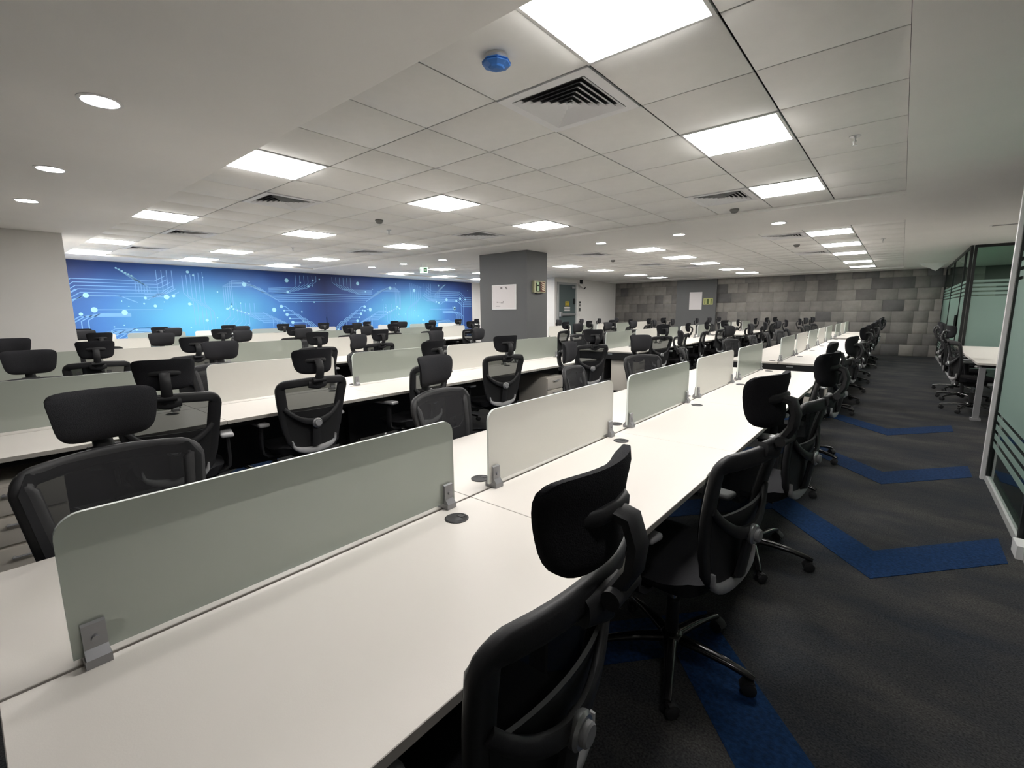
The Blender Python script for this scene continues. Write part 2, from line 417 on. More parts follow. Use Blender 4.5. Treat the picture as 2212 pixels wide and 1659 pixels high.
for k in range(4):
    both([(5.65-0.11*k, 0.9), (5.65-0.11*k, 1.28+0.02*k), (5.45-0.11*k, 1.42+0.02*k), (4.6, 1.42+0.02*k)], 0.012)
rg = random.Random(11)
for k in range(70):
    y = rg.uniform(-5.6, 6.0); z = rg.uniform(0.9, 2.45)
    dot(y, z, rg.choice((0.012, 0.014, 0.018, 0.022, 0.034)))
for y, z in ((-3.9, 1.85), (-4.7, 1.5), (-2.2, 2.2), (-1.5, 1.55), (1.5, 1.55), (2.3, 2.25), (3.3, 2.2), (4.8, 1.9), (5.5, 1.95), (5.2, 1.6), (-1.1, 2.35), (1.1, 2.35)): dot(y, z, 0.055)
tag(tr.build('printed_traces', TRACE, mural, False), kind='stuff'); tag(nd.build('printed_nodes', NODE, mural, False), kind='stuff')

# ---- fire door in the white wall
D = empty('door_1', (-9.6, 14.72, 0)); tag(D, 'grey-green steel fire door with panic bar and stickers', kind='structure')
m = MB(); m.box(0.0, 0.03, -0.55, 0.55, 0.01, 2.40); m.build('door_leaf', DOORM, D, False)
m = MB(); m.box(0, 0.05, -0.63, -0.55, 0, 2.48); m.box(0, 0.05, 0.55, 0.63, 0, 2.48); m.box(0, 0.05, -0.55, 0.55, 2.40, 2.48); m.build('door_frame', FRAMEG, D, False)
m = MB(); m.box(0.03, 0.10, -0.5, 0.5, 1.28, 1.36); m.box(0.03, 0.13, -0.55, -0.45, 1.25, 1.42); m.build('panic_bar', SILV, D, False)
m = MB(); m.box(0.03, 0.09, 0.25, 0.55, 2.28, 2.35); m.build('door_closer', SILV, D, False)
m = MB(); m.box(0.03, 0.034, -0.12, 0.14, 1.62, 1.80); st = m.build('warning_sticker', mat('yellow_print', (0.55, 0.42, 0.03), 0.6), D, False)
m = MB()
for k in range(3): m.box(0.034, 0.0355, -0.09, 0.10, 1.65+0.05*k, 1.67+0.05*k)
m.build('sticker_lines', mat('dark_olive_print', (0.16, 0.12, 0.02), 0.6), st, False)
m = MB(); m.box(0.03, 0.034, -0.18, 0.20, 1.54, 1.595); m.box(0.03, 0.034, -0.18, 0.20, 1.455, 1.51); m.build('notice_sticker', PAPER, D, False)
m = MB(); m.box(0.03, 0.08, 0.42, 0.50, 1.70, 1.90); m.build('door_handle', PLAS, D, False)

# ------------------------------------------------------------------ desks
XR = [-1.21, -4.02, -6.83, -9.64, -12.45]
HD = 0.64; ML = 1.225; ZD = 0.75
ROWN = ['nearest desk row', 'second desk row', 'third desk row', 'fourth desk row', 'desk row along the mural']
BANKN = ['near bank', 'middle bank', 'far bank']
banks = [(0, 0, -0.03, 5), (0, 1, 7.0, 5), (0, 2, 13.75, 3), (1, 0, -0.125, 5), (1, 1, 7.35, 5), (1, 2, 14.2, 3),
         (2, 0, -0.275, 5), (2, 1, 8.33, 6), (3, 0, -0.25, 8), (4, 0, -0.19, 10)]
def desktop_mesh(nm, depth, length):
    bm = bmesh.new(); bmesh.ops.create_cube(bm, size=1.0); bmesh.ops.scale(bm, vec=(depth, length, 0.025), verts=bm.verts)
    bmesh.ops.bevel(bm, geom=list(bm.edges), offset=0.0015, segments=1, affect='EDGES')
    me = bpy.data.meshes.new(nm); bm.to_mesh(me); bm.free(); me.materials.append(DESK); me.materials.append(EDGE)
    for p in me.polygons: p.material_index = 0 if p.normal.z > 0.5 else 1
    return me
DT = desktop_mesh('desktop', HD-0.005, ML-0.003)
gm = MB(); gm.lathe([(0.040, 0.0), (0.041, 0.002), (0.036, 0.0035), (0.033, 0.002)], n=24); gm.box(-0.012, 0.012, 0.012, 0.030, 0.002, 0.0032); GROM = gm.mesh('grommet', PLAS)
def leg_frame_mesh(lx):
    m = MB()
    for sx in (-1, 1): m.box(sx*lx-0.03, sx*lx+0.03, -0.03, 0.03, 0.02, 0.684); m.box(sx*lx-0.035, sx*lx+0.035, -0.035, 0.035, 0, 0.02)
    m.box(-0.56, 0.56, -0.025, 0.025, 0.684, ZD-0.025)
    return m.mesh('leg_frame', BLK, False)
LEGF = leg_frame_mesh(0.50); LEGM = leg_frame_mesh(0.07)
def rounded_panel(L_, z0, z1, th, rad):
    """upright sheet in the y-z plane with rounded top corners"""
    pts = [(0, z0), (L_, z0)]
    for k in range(7): a = R(90*k/6); pts.append((L_-rad+rad*math.cos(a), z1-rad+rad*math.sin(a)))
    for k in range(7): a = R(90+90*k/6); pts.append((rad+rad*math.cos(a), z1-rad+rad*math.sin(a)))
    n = len(pts); m = MB()
    m.add([(-th/2, y, z) for y, z in pts] + [(th/2, y, z) for y, z in pts], [tuple(range(n)), tuple(range(n, 2*n))], 0)
    m.add([(-th/2, y, z) for y, z in pts] + [(th/2, y, z) for y, z in pts], [(i, (i+1) % n, n+(i+1) % n, n+i) for i in range(n)], 1)
    return m
PLEN = 1.035
PG = rounded_panel(PLEN, 0.018, 0.318, 0.010, 0.045).mesh('glass_panel', [SCRG, SCRE], False)
PW = rounded_panel(PLEN, 0.018, 0.318, 0.010, 0.045).mesh('glass_panel', [SCRW, SCRE], False)
def clip_mesh():
    m = MB()
    m.box(-0.030, 0.030, -0.021, 0.021, 0.0, 0.018)
    for sx in (-1, 1):
        m.add([(sx*0.006, -0.019, 0.018), (sx*0.030, -0.019, 0.018), (sx*0.016, -0.019, 0.035), (sx*0.014, -0.019, 0.085), (sx*0.006, -0.019, 0.088),
               (sx*0.006, 0.019, 0.018), (sx*0.030, 0.019, 0.018), (sx*0.016, 0.019, 0.035), (sx*0.014, 0.019, 0.085), (sx*0.006, 0.019, 0.088)],
              [(0,1,2,3,4), (5,6,7,8,9), (0,1,6,5), (1,2,7,6), (2,3,8,7), (3,4,9,8), (4,0,5,9)])
    m.cyl((0.012, 0, 0.055), (0.021, 0, 0.055), 0.006, n=10)
    return m.mesh('clip', CLIP, False)
CLIPM = clip_mesh()
for row, bank, y0, n in banks:
    xc = XR[row]
    nm = '%s of the %s' % (BANKN[bank], ROWN[row]) if row < 3 else ROWN[row]
    bd = empty('bench_desk', (xc, y0, 0))
    tag(bd, 'long white bench desk on black frames, %s' % nm, 'desk', 'long white bench desks')
    for k in range(n):
        for sx in (-1, 1):
            d = link('desktop', DT, bd, (sx*(HD/2+0.0025), (k+0.5)*ML, ZD-0.0125))
            gy = (ML/2-0.165) if sx > 0 else (-ML/2+0.165)
            link('grommet', GROM, d, (-sx*(HD/2-0.098), gy, 0.0125))
    for k in range(n+1):
        link('leg_frame', LEGF if (k == 0 and bank == 1) else LEGM, bd, (0, min(max(k*ML, 0.066), n*ML-0.066), 0))
    m = MB()
    for sx in (-1, 1): m.box(sx*0.55-0.02, sx*0.55+0.02, 0.03, n*ML-0.03, 0.684, ZD-0.026)
    m.build('edge_rail', BLK, bd, False)
    m = MB(); m.box(-0.012, 0.012, 0.05, n*ML-0.05, 0.22, ZD-0.03); m.box(-0.06, 0.06, 0.05, n*ML-0.05, 0.62, 0.64); m.build('modesty_panel', BLK, bd, False)
    m = MB(); m.box(-0.56, 0.56, 0.012, 0.03, 0.61, ZD-0.026); m.build('end_rail', BLK, bd, False)
    m = MB(); m.box(0.10, 0.18, 0.004, 0.012, 0.69, 0.705); m.build('cable_flap', SILV, bd, False)
    for k in range(n):
        grey = (k % 2 == 0)
        scn = empty('desk_screen', (xc, y0+0.105+k*ML, ZD+0.0006))
        kind_ = 'grey-green frosted glass' if grey else 'white frosted glass'
        tag(scn, '%s desk screen, %s from the front, %s' % (kind_, ORD[k], nm), 'desk screen', 'frosted glass desk screens')
        link('glass_panel', PG if grey else PW, scn)
        for yy in (0.035, PLEN-0.035): link('clip', CLIPM, scn, (0, yy, 0))

# drawer pedestals under the desks
BODY = rbox_mesh('body', 0.46, 0.36, 0.56, 0.004, CREAM)
def pedestal(x, y, label):
    e = empty('drawer_pedestal', (x, y, 0)); tag(e, label, 'pedestal', 'cream steel drawer pedestals under the desks')
    link('body', BODY, e, (0, 0, 0.32))
    for k, (z, h) in enumerate(((0.51, 0.15), (0.35, 0.15), (0.16, 0.21))):
        d = link('drawer', DRW[h], e, (0.236, 0, z)); link('handle', HND, d, (0.012, 0, h*0.25))
    for sx in (-1, 1):
        for sy in (-1, 1): link('castor', PCS, e, (sx*0.18, sy*0.14, 0.02))
    return e
DRW = {h: rbox_mesh('drawer', 0.018, 0.352, h-0.006, 0.003, CREAM) for h in (0.15, 0.21)}
hm = MB(); hm.cyl((0.02, -0.06, 0), (0.02, 0.06, 0), 0.006, n=8); hm.box(-0.004, 0.02, -0.056, -0.046, -0.004, 0.004); hm.box(-0.004, 0.02, 0.046, 0.056, -0.004, 0.004); HND = hm.mesh('handle', GREYP)
pc = MB(); pc.cyl((0, -0.012, 0), (0, 0.012, 0), 0.02, n=12); pc.box(-0.012, 0.012, -0.008, 0.008, 0, 0.025); PCS = pc.mesh('castor', PLAS)
for row, bank, k, y, lb in ((0, 0, 0, 0.14, 'under the near end of the nearest desk row'), (0, 1, 0, 7.29, 'under the middle bank of the nearest row'),
        (1, 0, 0, 0.12, 'under the near end of the second desk row'), (1, 0, 4, 5.02, 'under the second desk row, close to the pillar'),
        (1, 1, 0, 7.645, 'with its side exposed, under second row middle bank'), (2, 1, 0, 8.625, 'just behind the grey pillar'), (2, 1, 1, 9.76, 'second behind the grey pillar')):
    pedestal(XR[row]+HD-0.30, y, 'cream steel drawer pedestal %s' % lb)

# ------------------------------------------------------------------ office chair (faces +Y locally, origin on the floor under the column)
def make_chair():
    ch = empty('office_chair')
    # seat
    bm = bmesh.new(); bmesh.ops.create_grid(bm, x_segments=16, y_segments=16, size=1.0)
    top = []
    def seat_pt(u, v, zt):
        au, av = abs(u), abs(v); s_ = max(au, av)
        if s_ > 1e-6:
            r_ = (au**3.2+av**3.2)**(1/3.2); u, v = u*s_/r_, v*s_/r_
        x = u*0.255; y = 0.02 + v*0.235
        edge = max(abs(u)**4, abs(v)**4)
        z = (0.505 - 0.028*edge**1.5 - (0.018*max(0, v)**3) - 0.012*(1-u*u)*(1-v*v)) if zt else (0.425 + 0.02*edge)
        return (x*(1 if zt else 0.93), y*(1 if zt else 0.95), z)
    m = MB(); n = 15
    for zt in (1, 0):
        V = [seat_pt(-1+2*i/(n-1), -1+2*j/(n-1), zt) for j in range(n) for i in range(n)]
        m.add(V, [(j*n+i, j*n+i+1, (j+1)*n+i+1, (j+1)*n+i) for j in range(n-1) for i in range(n-1)])
    ring = [i for i in range(n)] + [j*n+n-1 for j in range(1, n)] + [(n-1)*n+i for i in range(n-2, -1, -1)] + [j*n for j in range(n-2, 0, -1)]
    o2 = n*n
    for a, b_ in zip(ring, ring[1:]+ring[:1]): m.f.append((a, b_, b_+o2, a+o2)); m.m.append(0)
    bm.free()
    m.build('seat', FAB, ch, True, 60)
    # backrest surface
    def yb(x, z):
        t = (z-0.50)/0.47
        prof = -0.225 - 0.075*t - 0.035*math.sin(PI*min(max(t, 0), 1))*(-0.5) - 0.02*t*t
        return prof + 0.055*(x/0.24)**2*(0.5+0.5*t)
    def halfw(z):
        t = min(max((z-0.50)/0.47, 0), 1); return 0.160 + 0.075*t**0.85
    loop = []
    NB = 10
    for k in range(NB+1): z = 0.545 + (0.920-0.545)*k/NB; loop.append((halfw(z), z))
    for k in range(1, 6): a = R(90*k/6); loop.append((halfw(0.93)-0.045+0.045*math.cos(a)+0.004, 0.920+0.045*math.sin(a)))
    for k in range(1, 10): loop.append((0.185-0.37*k/10, 0.965+0.010*math.sin(PI*k/10)))
    loop2 = loop[:]
    right = loop[:NB+1+5]
    mid = loop[NB+1+5:]
    left = [(-x, z) for x, z in reversed(right)]
    bot = []
    for k in range(1, 12): a = PI*k/12; bot.append((-0.155*math.cos(a), 0.545-0.075*math.sin(a)**0.8))
    L2 = right + mid + left + bot
    P3 = [(x, yb(x, z), z) for x, z in L2]
    nP = len(P3)
    wdt = [0.058 if z > 0.93 else (0.070 if z > 0.6 else 0.056) for x, z in L2]
    m = MB(); m.sweep(P3, (0, -1, 0), wdt, 0.030, closed=True, n=12, p=3.4); fr = m.build('back_frame', PLAS, ch, True, 60)
    # silver-grey crescent under the frame
    cr = [(x*1.04, yb(x, z)-0.012, z-0.014) for x, z in ([(-0.155, 0.56)]+bot+[(0.155, 0.56)])]
    kk = len(cr)
    m = MB(); m.sweep(cr, (0, -1, 0), [0.010+0.045*math.sin(PI*i/(kk-1)) for i in range(kk)], 0.034, n=8); m.build('back_trim', TRIM, fr, True, 60)
    # net
    def net(nm, za, zb, dy, mat_, par, th=0.0, nu=13, nv=10, infl=0.0, wide=-0.006):
        m = MB(); layers = (0, 1) if th else (0,)
        for lay in layers:
            V = []
            for j in range(nv):
                z = za + (zb-za)*j/(nv-1)
                if z < 0.545: hw_ = 0.155*math.sqrt(max(0.02, 1-((0.545-z)/0.085)**2))
                else: hw_ = halfw(z)
                hw_ += wide
                if z > 0.95: hw_ -= 1.2*(z-0.95)
                for i in range(nu):
                    u = -1+2*i/(nu-1); x = u*hw_
                    V.append((x, yb(x, z)+dy-lay*th-infl*(1-u*u), z))
            m.add(V, [(j*nu+i, j*nu+i+1, (j+1)*nu+i+1, (j+1)*nu+i) for j in range(nv-1) for i in range(nu-1)])
        if th:
            rg_ = [i for i in range(nu)] + [j*nu+nu-1 for j in range(1, nv)] + [(nv-1)*nu+i for i in range(nu-2, -1, -1)] + [j*nu for j in range(nv-2, 0, -1)]
            for a, b_ in zip(rg_, rg_[1:]+rg_[:1]): m.f.append((a, b_, b_+nu*nv, a+nu*nv)); m.m.append(0)
        return m.build(nm, mat_, par, True, 60)
    net('mesh_panel', 0.49, 0.978, 0.017, NET, ch, wide=0.016)
    net('lumbar_pad', 0.49, 0.76, -0.004, LUMB, ch, 0.010, nv=7)
    # curved carrier: a smile-shaped bar bulging backwards to the knob
    bar = []; N_ = 14
    for i in range(N_+1):
        u = -1+2*i/N_; x = u*0.205; z = 0.79 - 0.115*(1-u*u)**0.9
        bar.append((x, yb(x, z) - 0.012 - 0.030*(1-u*u), z))
    m = MB(); m.sweep(bar, (0, -1, 0), [0.030+0.022*(1-abs(-1+2*i/N_)) for i in range(N_+1)], 0.022, n=8)
    sp = [(0, yb(0, 0.675)-0.042, 0.69), (0, yb(0, 0.6)-0.04, 0.60), (0, yb(0, 0.52)-0.03, 0.50), (0, -0.17, 0.435), (0, -0.05, 0.405)]
    m.sweep(sp, (0, -0.5, 0.5), [0.06, 0.065, 0.07, 0.07, 0.07], [0.028, 0.028, 0.032, 0.034, 0.034], n=8)
    m.build('back_carrier', PLAS, ch, True, 60)
    ky = yb(0, 0.66)-0.040
    m = MB(); m.lathe([(0.030, ky), (0.036, ky-0.008), (0.037, ky-0.020), (0.031, ky-0.026)], (0, 0, 0.665), n=24, axis='y'); kb = m.build('adjust_knob', SILV, ch, True, 40)
    m = MB(); m.lathe([(0.024, ky-0.024), (0.024, ky-0.036), (0.020, ky-0.040)], (0, 0, 0.665), n=20, axis='y'); m.build('knob_cap', GREYP, kb, True, 40)
    # headrest
    m = MB(); nu, nv = 17, 11; HZ = 1.115; HY = -0.325
    for lay in (0, 1):
        V = []
        for j in range(nv):
            v = -1+2*j/(nv-1)
            for i in range(nu):
                u = -1+2*i/(nu-1)
                au, av = abs(u), abs(v); s_ = max(au, av); uu, vv = u, v
                pw = 7.0 if v > 0 else 4.4
                if s_ > 1e-6: r_ = (au**pw+av**pw)**(1/pw); uu, vv = u*s_/r_, v*s_/r_
                hw_ = 0.139 + 0.013*vv
                x = uu*hw_; z = HZ + vv*0.087
                y = HY + 0.042*(x/0.15)**2 - 0.022*max(0, vv)**2.2 - 0.012*max(0, -vv)**2
                edge = (1 - max(abs(u), abs(v))**5)
                y += (0.019*edge + 0.006) if lay == 0 else (-0.017*edge - 0.006)
                V.append((x, y, z))
        m.add(V, [(j*nu+i, j*nu+i+1, (j+1)*nu+i+1, (j+1)*nu+i) for j in range(nv-1) for i in range(nu-1)])
    rg_ = [i for i in range(nu)] + [j*nu+nu-1 for j in range(1, nv)] + [(nv-1)*nu+i for i in range(nu-2, -1, -1)] + [j*nu for j in range(nv-2, 0, -1)]
    for a, b_ in zip(rg_, rg_[1:]+rg_[:1]): m.f.append((a, b_, b_+nu*nv, a+nu*nv)); m.m.append(0)
    hr = m.build('headrest', FAB, ch, True, 70)
    yt = yb(0, 0.96)
    m = MB()
    m.sweep([(0, yt-0.022, 0.945), (0, yt-0.045, 0.985), (0, yt-0.072, 1.03), (0, yt-0.078, 1.075), (0, yt-0.065, 1.115), (0, HY-0.018, 1.125)], (0, -1, 0.2), [0.068, 0.062, 0.056, 0.054, 0.054, 0.056], [0.03, 0.032, 0.03, 0.03, 0.03, 0.024], n=8)
    m.sweep([(-0.085, HY+0.006, 1.120), (-0.045, HY-0.024, 1.125), (0, HY-0.032, 1.127), (0.045, HY-0.024, 1.125), (0.085, HY+0.006, 1.120)], (0, -1, 0), 0.030, 0.018, n=8)
    br = m.build('headrest_bracket', PLAS, ch, True, 60)
    m = MB(); m.sweep([(-0.06, yt-0.010, 0.955), (0, yt-0.024, 0.952), (0.06, yt-0.010, 0.955)], (0, -1, 0), [0.05, 0.075, 0.05], 0.036, n=10)
    m.cyl((-0.045, yt-0.052, 0.985), (0.045, yt-0.052, 0.985), 0.017, n=14); m.build('bracket_hinge', PLAS, br, True, 50)
    # arms
    for sx in (-1, 1):
        m = MB(); m.sweep([(sx*0.13, 0.0, 0.412), (sx*0.25, 0.0, 0.415), (sx*0.285, 0.0, 0.44), (sx*0.29, 0.0, 0.50), (sx*0.288, -0.005, 0.60), (sx*0.285, -0.01, 0.648)], (0, 1, 0), 0.028, [0.06, 0.06, 0.058, 0.055, 0.05, 0.055], n=8)
        am = m.build('armrest', PLAS, ch, True, 60)
        pa = link('arm_pad', ARMPAD, am, (sx*0.285, 0.03, 0.662))
    # mechanism, lever, column, base
    m = MB(); m.box(-0.085, 0.085, -0.13, 0.12, 0.385, 0.425); m.box(-0.06, 0.06, -0.09, 0.08, 0.36, 0.385); me = m.build('tilt_mechanism', BLK, ch, False)
    m = MB(); m.cyl((0.08, 0.06, 0.40), (0.23, 0.07, 0.392), 0.006, n=8); m.sweep([(0.22, 0.07, 0.392), (0.25, 0.072, 0.388), (0.285, 0.075, 0.382)], (0, 0, 1), 0.028, 0.010, n=8); m.build('lever', PLAS, me, True, 60)
    m = MB(); m.cyl((0, 0, 0.09), (0, 0, 0.27), 0.026, n=16); m.build('column_sleeve', PLAS, ch, True, 40)
    m = MB(); m.cyl((0, 0, 0.27), (0, 0, 0.37), 0.014, n=14); m.build('gas_lift', CHROME, ch, True, 40)
    m = MB(); m.lathe([(0.050, 0.065), (0.052, 0.085), (0.046, 0.115), (0.030, 0.128)], n=20); hub = m.build('base_hub', GLOSS, ch, True, 40)
    for k in range(5):
        a = R(90+18+72*k); c_, s_ = math.cos(a), math.sin(a)
        m = MB(); prof = [(0.035, 0.100), (0.12, 0.098), (0.22, 0.088), (0.29, 0.074), (0.318, 0.066)]
        m.sweep([(r_*c_, r_*s_, z) for r_, z in prof], (0, 0, 1), [0.056, 0.048, 0.040, 0.034, 0.030], [0.036, 0.030, 0.026, 0.026, 0.022], n=8)
        lg = m.build('base_leg', GLOSS, ch, True, 60)
        cs = link('castor', CASTOR, lg, (0.312*c_, 0.312*s_, 0), a+0.9+1.3*k)
    return ch
ARMPAD = rbox_mesh('arm_pad', 0.075, 0.245, 0.028, 0.012, TRIM, 3)
cm_ = MB()
for sy in (-1, 1): cm_.lathe([(0.018, sy*0.008), (0.027, sy*0.010), (0.027, sy*0.022), (0.020, sy*0.026)], (0.012, 0, 0.027), n=16, axis='y')
cm_.sweep([(-0.004, 0, 0.056), (0.012, 0, 0.056), (0.03, 0, 0.046), (0.04, 0, 0.03)], (0, 0, 1), 0.05, 0.010, n=8); cm_.cyl((0, 0, 0.04), (0, 0, 0.066), 0.008, n=8)
CASTOR = cm_.mesh('castor', PLAS, True, 40)
proto = make_chair()
ptree = tree_of(proto)
first = [True]
def place(x, y, rz, label, group):
    if first[0]: c = proto; first[0] = False
    else: c = copy_tree(proto, ptree)
    c.location = (x, y, 0); c.rotation_euler = (0, 0, rz); tag(c, label, 'chair', group)
    return c
HB = 0.325   # headrest distance behind the column
rj = random.Random(21)
def chair_side(row, bank, side, ys, xoff=None, rots=None):
    """ys: headrest positions along the row"""
    xe = XR[row] + side*HD
    nm = '%s of the %s' % (BANKN[bank], ROWN[row].replace(' desk', '')) if row < 3 else ROWN[row]
    sd = 'right' if side > 0 else 'left'
    res = []
    for k, y in enumerate(ys):
        rot = R(rj.uniform(-12, 12)) if not rots or rots[k] is None else R(rots[k])
        dx = rj.uniform(-0.03, 0.05) if not xoff or xoff[k] is None else xoff[k]
        rz = (PI/2 if side > 0 else -PI/2) + rot
        hx = xe + side*(0.20 + dx)
        fx, fy = -math.sin(rz), math.cos(rz)     # facing direction
        c = place(hx + fx*HB, y + fy*HB, rz, 'black mesh office chair, %s from front, %s side, %s' % (ORD[k], sd, nm), 'black mesh office chairs with headrests')
        res.append(c)
    return res
N_ = None
# nearest row
near = chair_side(0, 0, 1, [0.67, 1.72, 2.85, 4.22, 5.25], [0.005, 0.07, 0.12, 0.0, 0.06], [2, -10, -8, 5, -6])
bpy.context.view_layer.update()
for c, dz in ((near[1], 0.04), (near[2], 0.03)):        # raised headrests
    for p in c.children:
        if p.name.startswith('headrest'): p.location.z += dz
    for p in c.children:
        if p.name.startswith('base_hub') or p.name.startswith('base_leg'): p.rotation_euler.z = 0.5
chair_side(0, 0, -1, [0.30, 1.76, 3.19, 4.5, 5.66], [0.02, 0.02, 0.02, 0.0, 0.0], [6, 10, 14, -20, 18])
chair_side(0, 1, 1, [7.85, 8.9, 10.1, 11.4, 12.6])
chair_side(0, 1, -1, [7.7, 8.95, 10.2, 11.3, 12.6])
chair_side(0, 2, 1, [14.4, 15.6, 16.8])
chair_side(0, 2, -1, [14.3, 15.5, 16.9])
# second row
chair_side(1, 0, 1, [0.74, 1.62, 2.74, 3.72, 5.55], [0.02]*5, [-14, -2, 8, -16, -28])
chair_side(1, 0, -1, [0.34, 1.59, 3.01, 4.2, 5.03], [0.0]*5, [2, -10, 20, 8, 10])
chair_side(1, 1, 1, [8.0, 9.2, 10.4, 11.7, 12.9], None, [-25, 10, 8, -15, 15])
chair_side(1, 1, -1, [7.9, 9.1, 10.4, 11.6, 12.8])
chair_side(1, 2, 1, [14.8, 16.0, 17.2]); chair_side(1, 2, -1, [14.8, 16.0, 17.2])
chair_side(2, 0, 1, [0.88, 1.72, 3.14, 4.13, 5.25], [0.0]*5, [-8, 2, -14, -4, 6])
chair_side(2, 0, -1, [0.43, 1.82, 2.82, 3.77, 4.95])
chair_side(2, 1, 1, [9.18, 10.3, 11.5, 12.6, 13.9, 15.1]); chair_side(2, 1, -1, [9.1, 10.2, 11.4, 12.6, 13.8, 15.0])
chair_side(3, 0, 1, [1.36, 2.91, 4.18, 5.29, 6.39, 7.51, 8.9]); chair_side(3, 0, -1, [0.6, 1.43, 2.67, 3.86, 5.07, 6.5, 7.94, 9.0])
chair_side(4, 0, 1, [1.55, 2.73, 4.01, 5.21, 6.26, 7.6, 8.5, 9.96, 11.13, 12.0])

# ------------------------------------------------------------------ ceiling fittings
DIF = rbox_mesh('diffuser', 0.56, 0.56, 0.006, 0.002, LAMP, 1)
fm = MB()
for a, b_, c_, d_ in ((-0.297, 0.297, -0.297, -0.28), (-0.297, 0.297, 0.28, 0.297), (-0.297, -0.28, -0.28, 0.28), (0.28, 0.297, -0.28, 0.28)): fm.box(a, b_, c_, d_, -0.006, 0.012)
LFRM = fm.mesh('lamp_frame', LFR, False)
COLN = ['right-hand', 'second', 'third', 'fourth', 'leftmost']
for x, y, i_, j_ in lightsXY:
    e = empty('ceiling_light', (x, y, ZT)); tag(e, 'square lit ceiling panel, %s column from right, %s from the camera' % (ORD[i_], ORD[j_]), 'ceiling light', 'square lit ceiling panels')
    link('lamp_frame', LFRM, e); link('diffuser', DIF, e, (0, 0, -0.002))
def vent_meshes():
    p = MB()
    for a, b_, c_, d_ in ((-0.295, 0.295, -0.295, -0.235), (-0.295, 0.295, 0.235, 0.295), (-0.295, -0.235, -0.235, 0.235), (0.235, 0.295, -0.235, 0.235)): p.box(a, b_, c_, d_, -0.006, 0.006)
    bl = []
    for h in (0.234, 0.197, 0.160, 0.123, 0.086, 0.049):
        m = MB(); o_, i_ = h, h-0.033
        zo, zi = -0.010, 0.009
        ro = [(-o_, -o_), (o_, -o_), (o_, o_), (-o_, o_)]; ri = [(-i_, -i_), (i_, -i_), (i_, i_), (-i_, i_)]
        V = [(x, y, zo) for x, y in ro] + [(x, y, zi) for x, y in ri] + [(x, y, zo+0.003) for x, y in [(a*1.0, b_*1.0) for a, b_ in ro]] + [(x, y, zi+0.003) for x, y in ri]
        F = [(k, (k+1) % 4, 4+(k+1) % 4, 4+k) for k in range(4)] + [(8+k, 8+(k+1) % 4, 12+(k+1) % 4, 12+k) for k in range(4)]
        m.add(V, F); bl.append(m.mesh('louvre', VENT, False))
    m = MB(); m.box(-0.014, 0.014, -0.014, 0.014, -0.006, 0.0); bl.append(m.mesh('louvre_centre', VENT, False))
    return p.mesh('vent_frame', VENT, False), bl
VF, VB = vent_meshes()
for k, (x, y) in enumerate(ventXY):
    e = empty('air_diffuser', (x, y, ZT)); 
    where = ['beside the nearest big light panel', 'near far right of front tile field', 'above the second row, near', 'above the third row, near', 'above the fourth row, near', 'above the second row, by pillar', 'above the third row, far',
             'first right in the rear tile field', 'second right in the rear tile field', 'behind the pillar, nearer', 'behind the pillar, farther', 'rear field towards tiled wall'][k]
    tag(e, 'square four-way ceiling air diffuser, %s' % where, 'air vent', 'square ceiling air diffusers')
    link('vent_frame', VF, e)
    for b_ in VB: link(b_.name.split('.')[0], b_, e)
# round downlights
rm = MB(); rm.lathe([(0.100, 0.0), (0.100, -0.004), (0.082, -0.006), (0.080, 0.0)], n=28); RING = rm.mesh('trim_ring', LFR)
rm = MB(); rm.lathe([(0.079, 0.002), (0.079, -0.003), (0.05, -0.005)], n=28); LENS = rm.mesh('lens', SPOT)
for k, (x, y, lb) in enumerate(((-3.43, 0.67, 'nearest of three at the left'), (-5.26, 0.66, 'middle of three at the left'), (-6.85, 0.65, 'farthest of three at the left'),
        (-1.38, 7.27, 'right of three on the cross beam'), (-2.73, 7.30, 'middle of three on the cross beam'), (-4.06, 7.28, 'left of three on cross beam, by pillar'),
        (-1.65, 0.67, 'added out of view over the nearest desk row'), (0.10, 0.67, 'added out of view over the right-hand aisle'),  # both added beyond the frame to brighten the nearest chairs
        (-7.92, 7.15, 'closest left of the pillar'), (-9.25, 7.10, 'second left of the pillar'), (-10.47, 7.05, 'third left of the pillar'))):
    e = empty('downlight', (x, y, ZG)); tag(e, 'round white ceiling downlight, %s' % lb, 'downlight', 'round ceiling downlights')
    link('trim_ring', RING, e); link('lens', LENS, e)
# detectors
e = empty('smoke_detector', (-1.56, 1.78, ZT)); tag(e, 'smoke detector with a bright blue dust cover', 'smoke detector')
m = MB(); m.lathe([(0.052, 0.0), (0.055, -0.012), (0.046, -0.022)], n=24); m.build('detector_base', DETW, e)
m = MB(); m.lathe([(0.050, -0.018), (0.068, -0.028), (0.068, -0.031), (0.060, -0.034), (0.068, -0.037), (0.066, -0.041), (0.040, -0.050), (0.034, -0.056), (0.018, -0.060)], n=8); m.build('dust_cover', BLUEC, e, False)
m = MB(); m.lathe([(0.050, 0.0), (0.052, -0.014), (0.040, -0.026), (0.036, -0.040), (0.020, -0.046)], n=20); DET = m.mesh('smoke_detector', DETG)
for k, (x, y, lb) in enumerate(((-5.28, 3.70, 'above the second row'), (-1.64, 6.12, 'at the far edge of the front tile field'), (-5.36, 10.2, 'beyond the pillar'), (-1.61, 10.2, 'in the rear tile field at right'))):
    o = link('smoke_detector', DET, None, (x, y, ZT)); tag(o, 'small grey smoke detector on ceiling, %s' % lb, 'smoke detector', 'small grey smoke detectors')
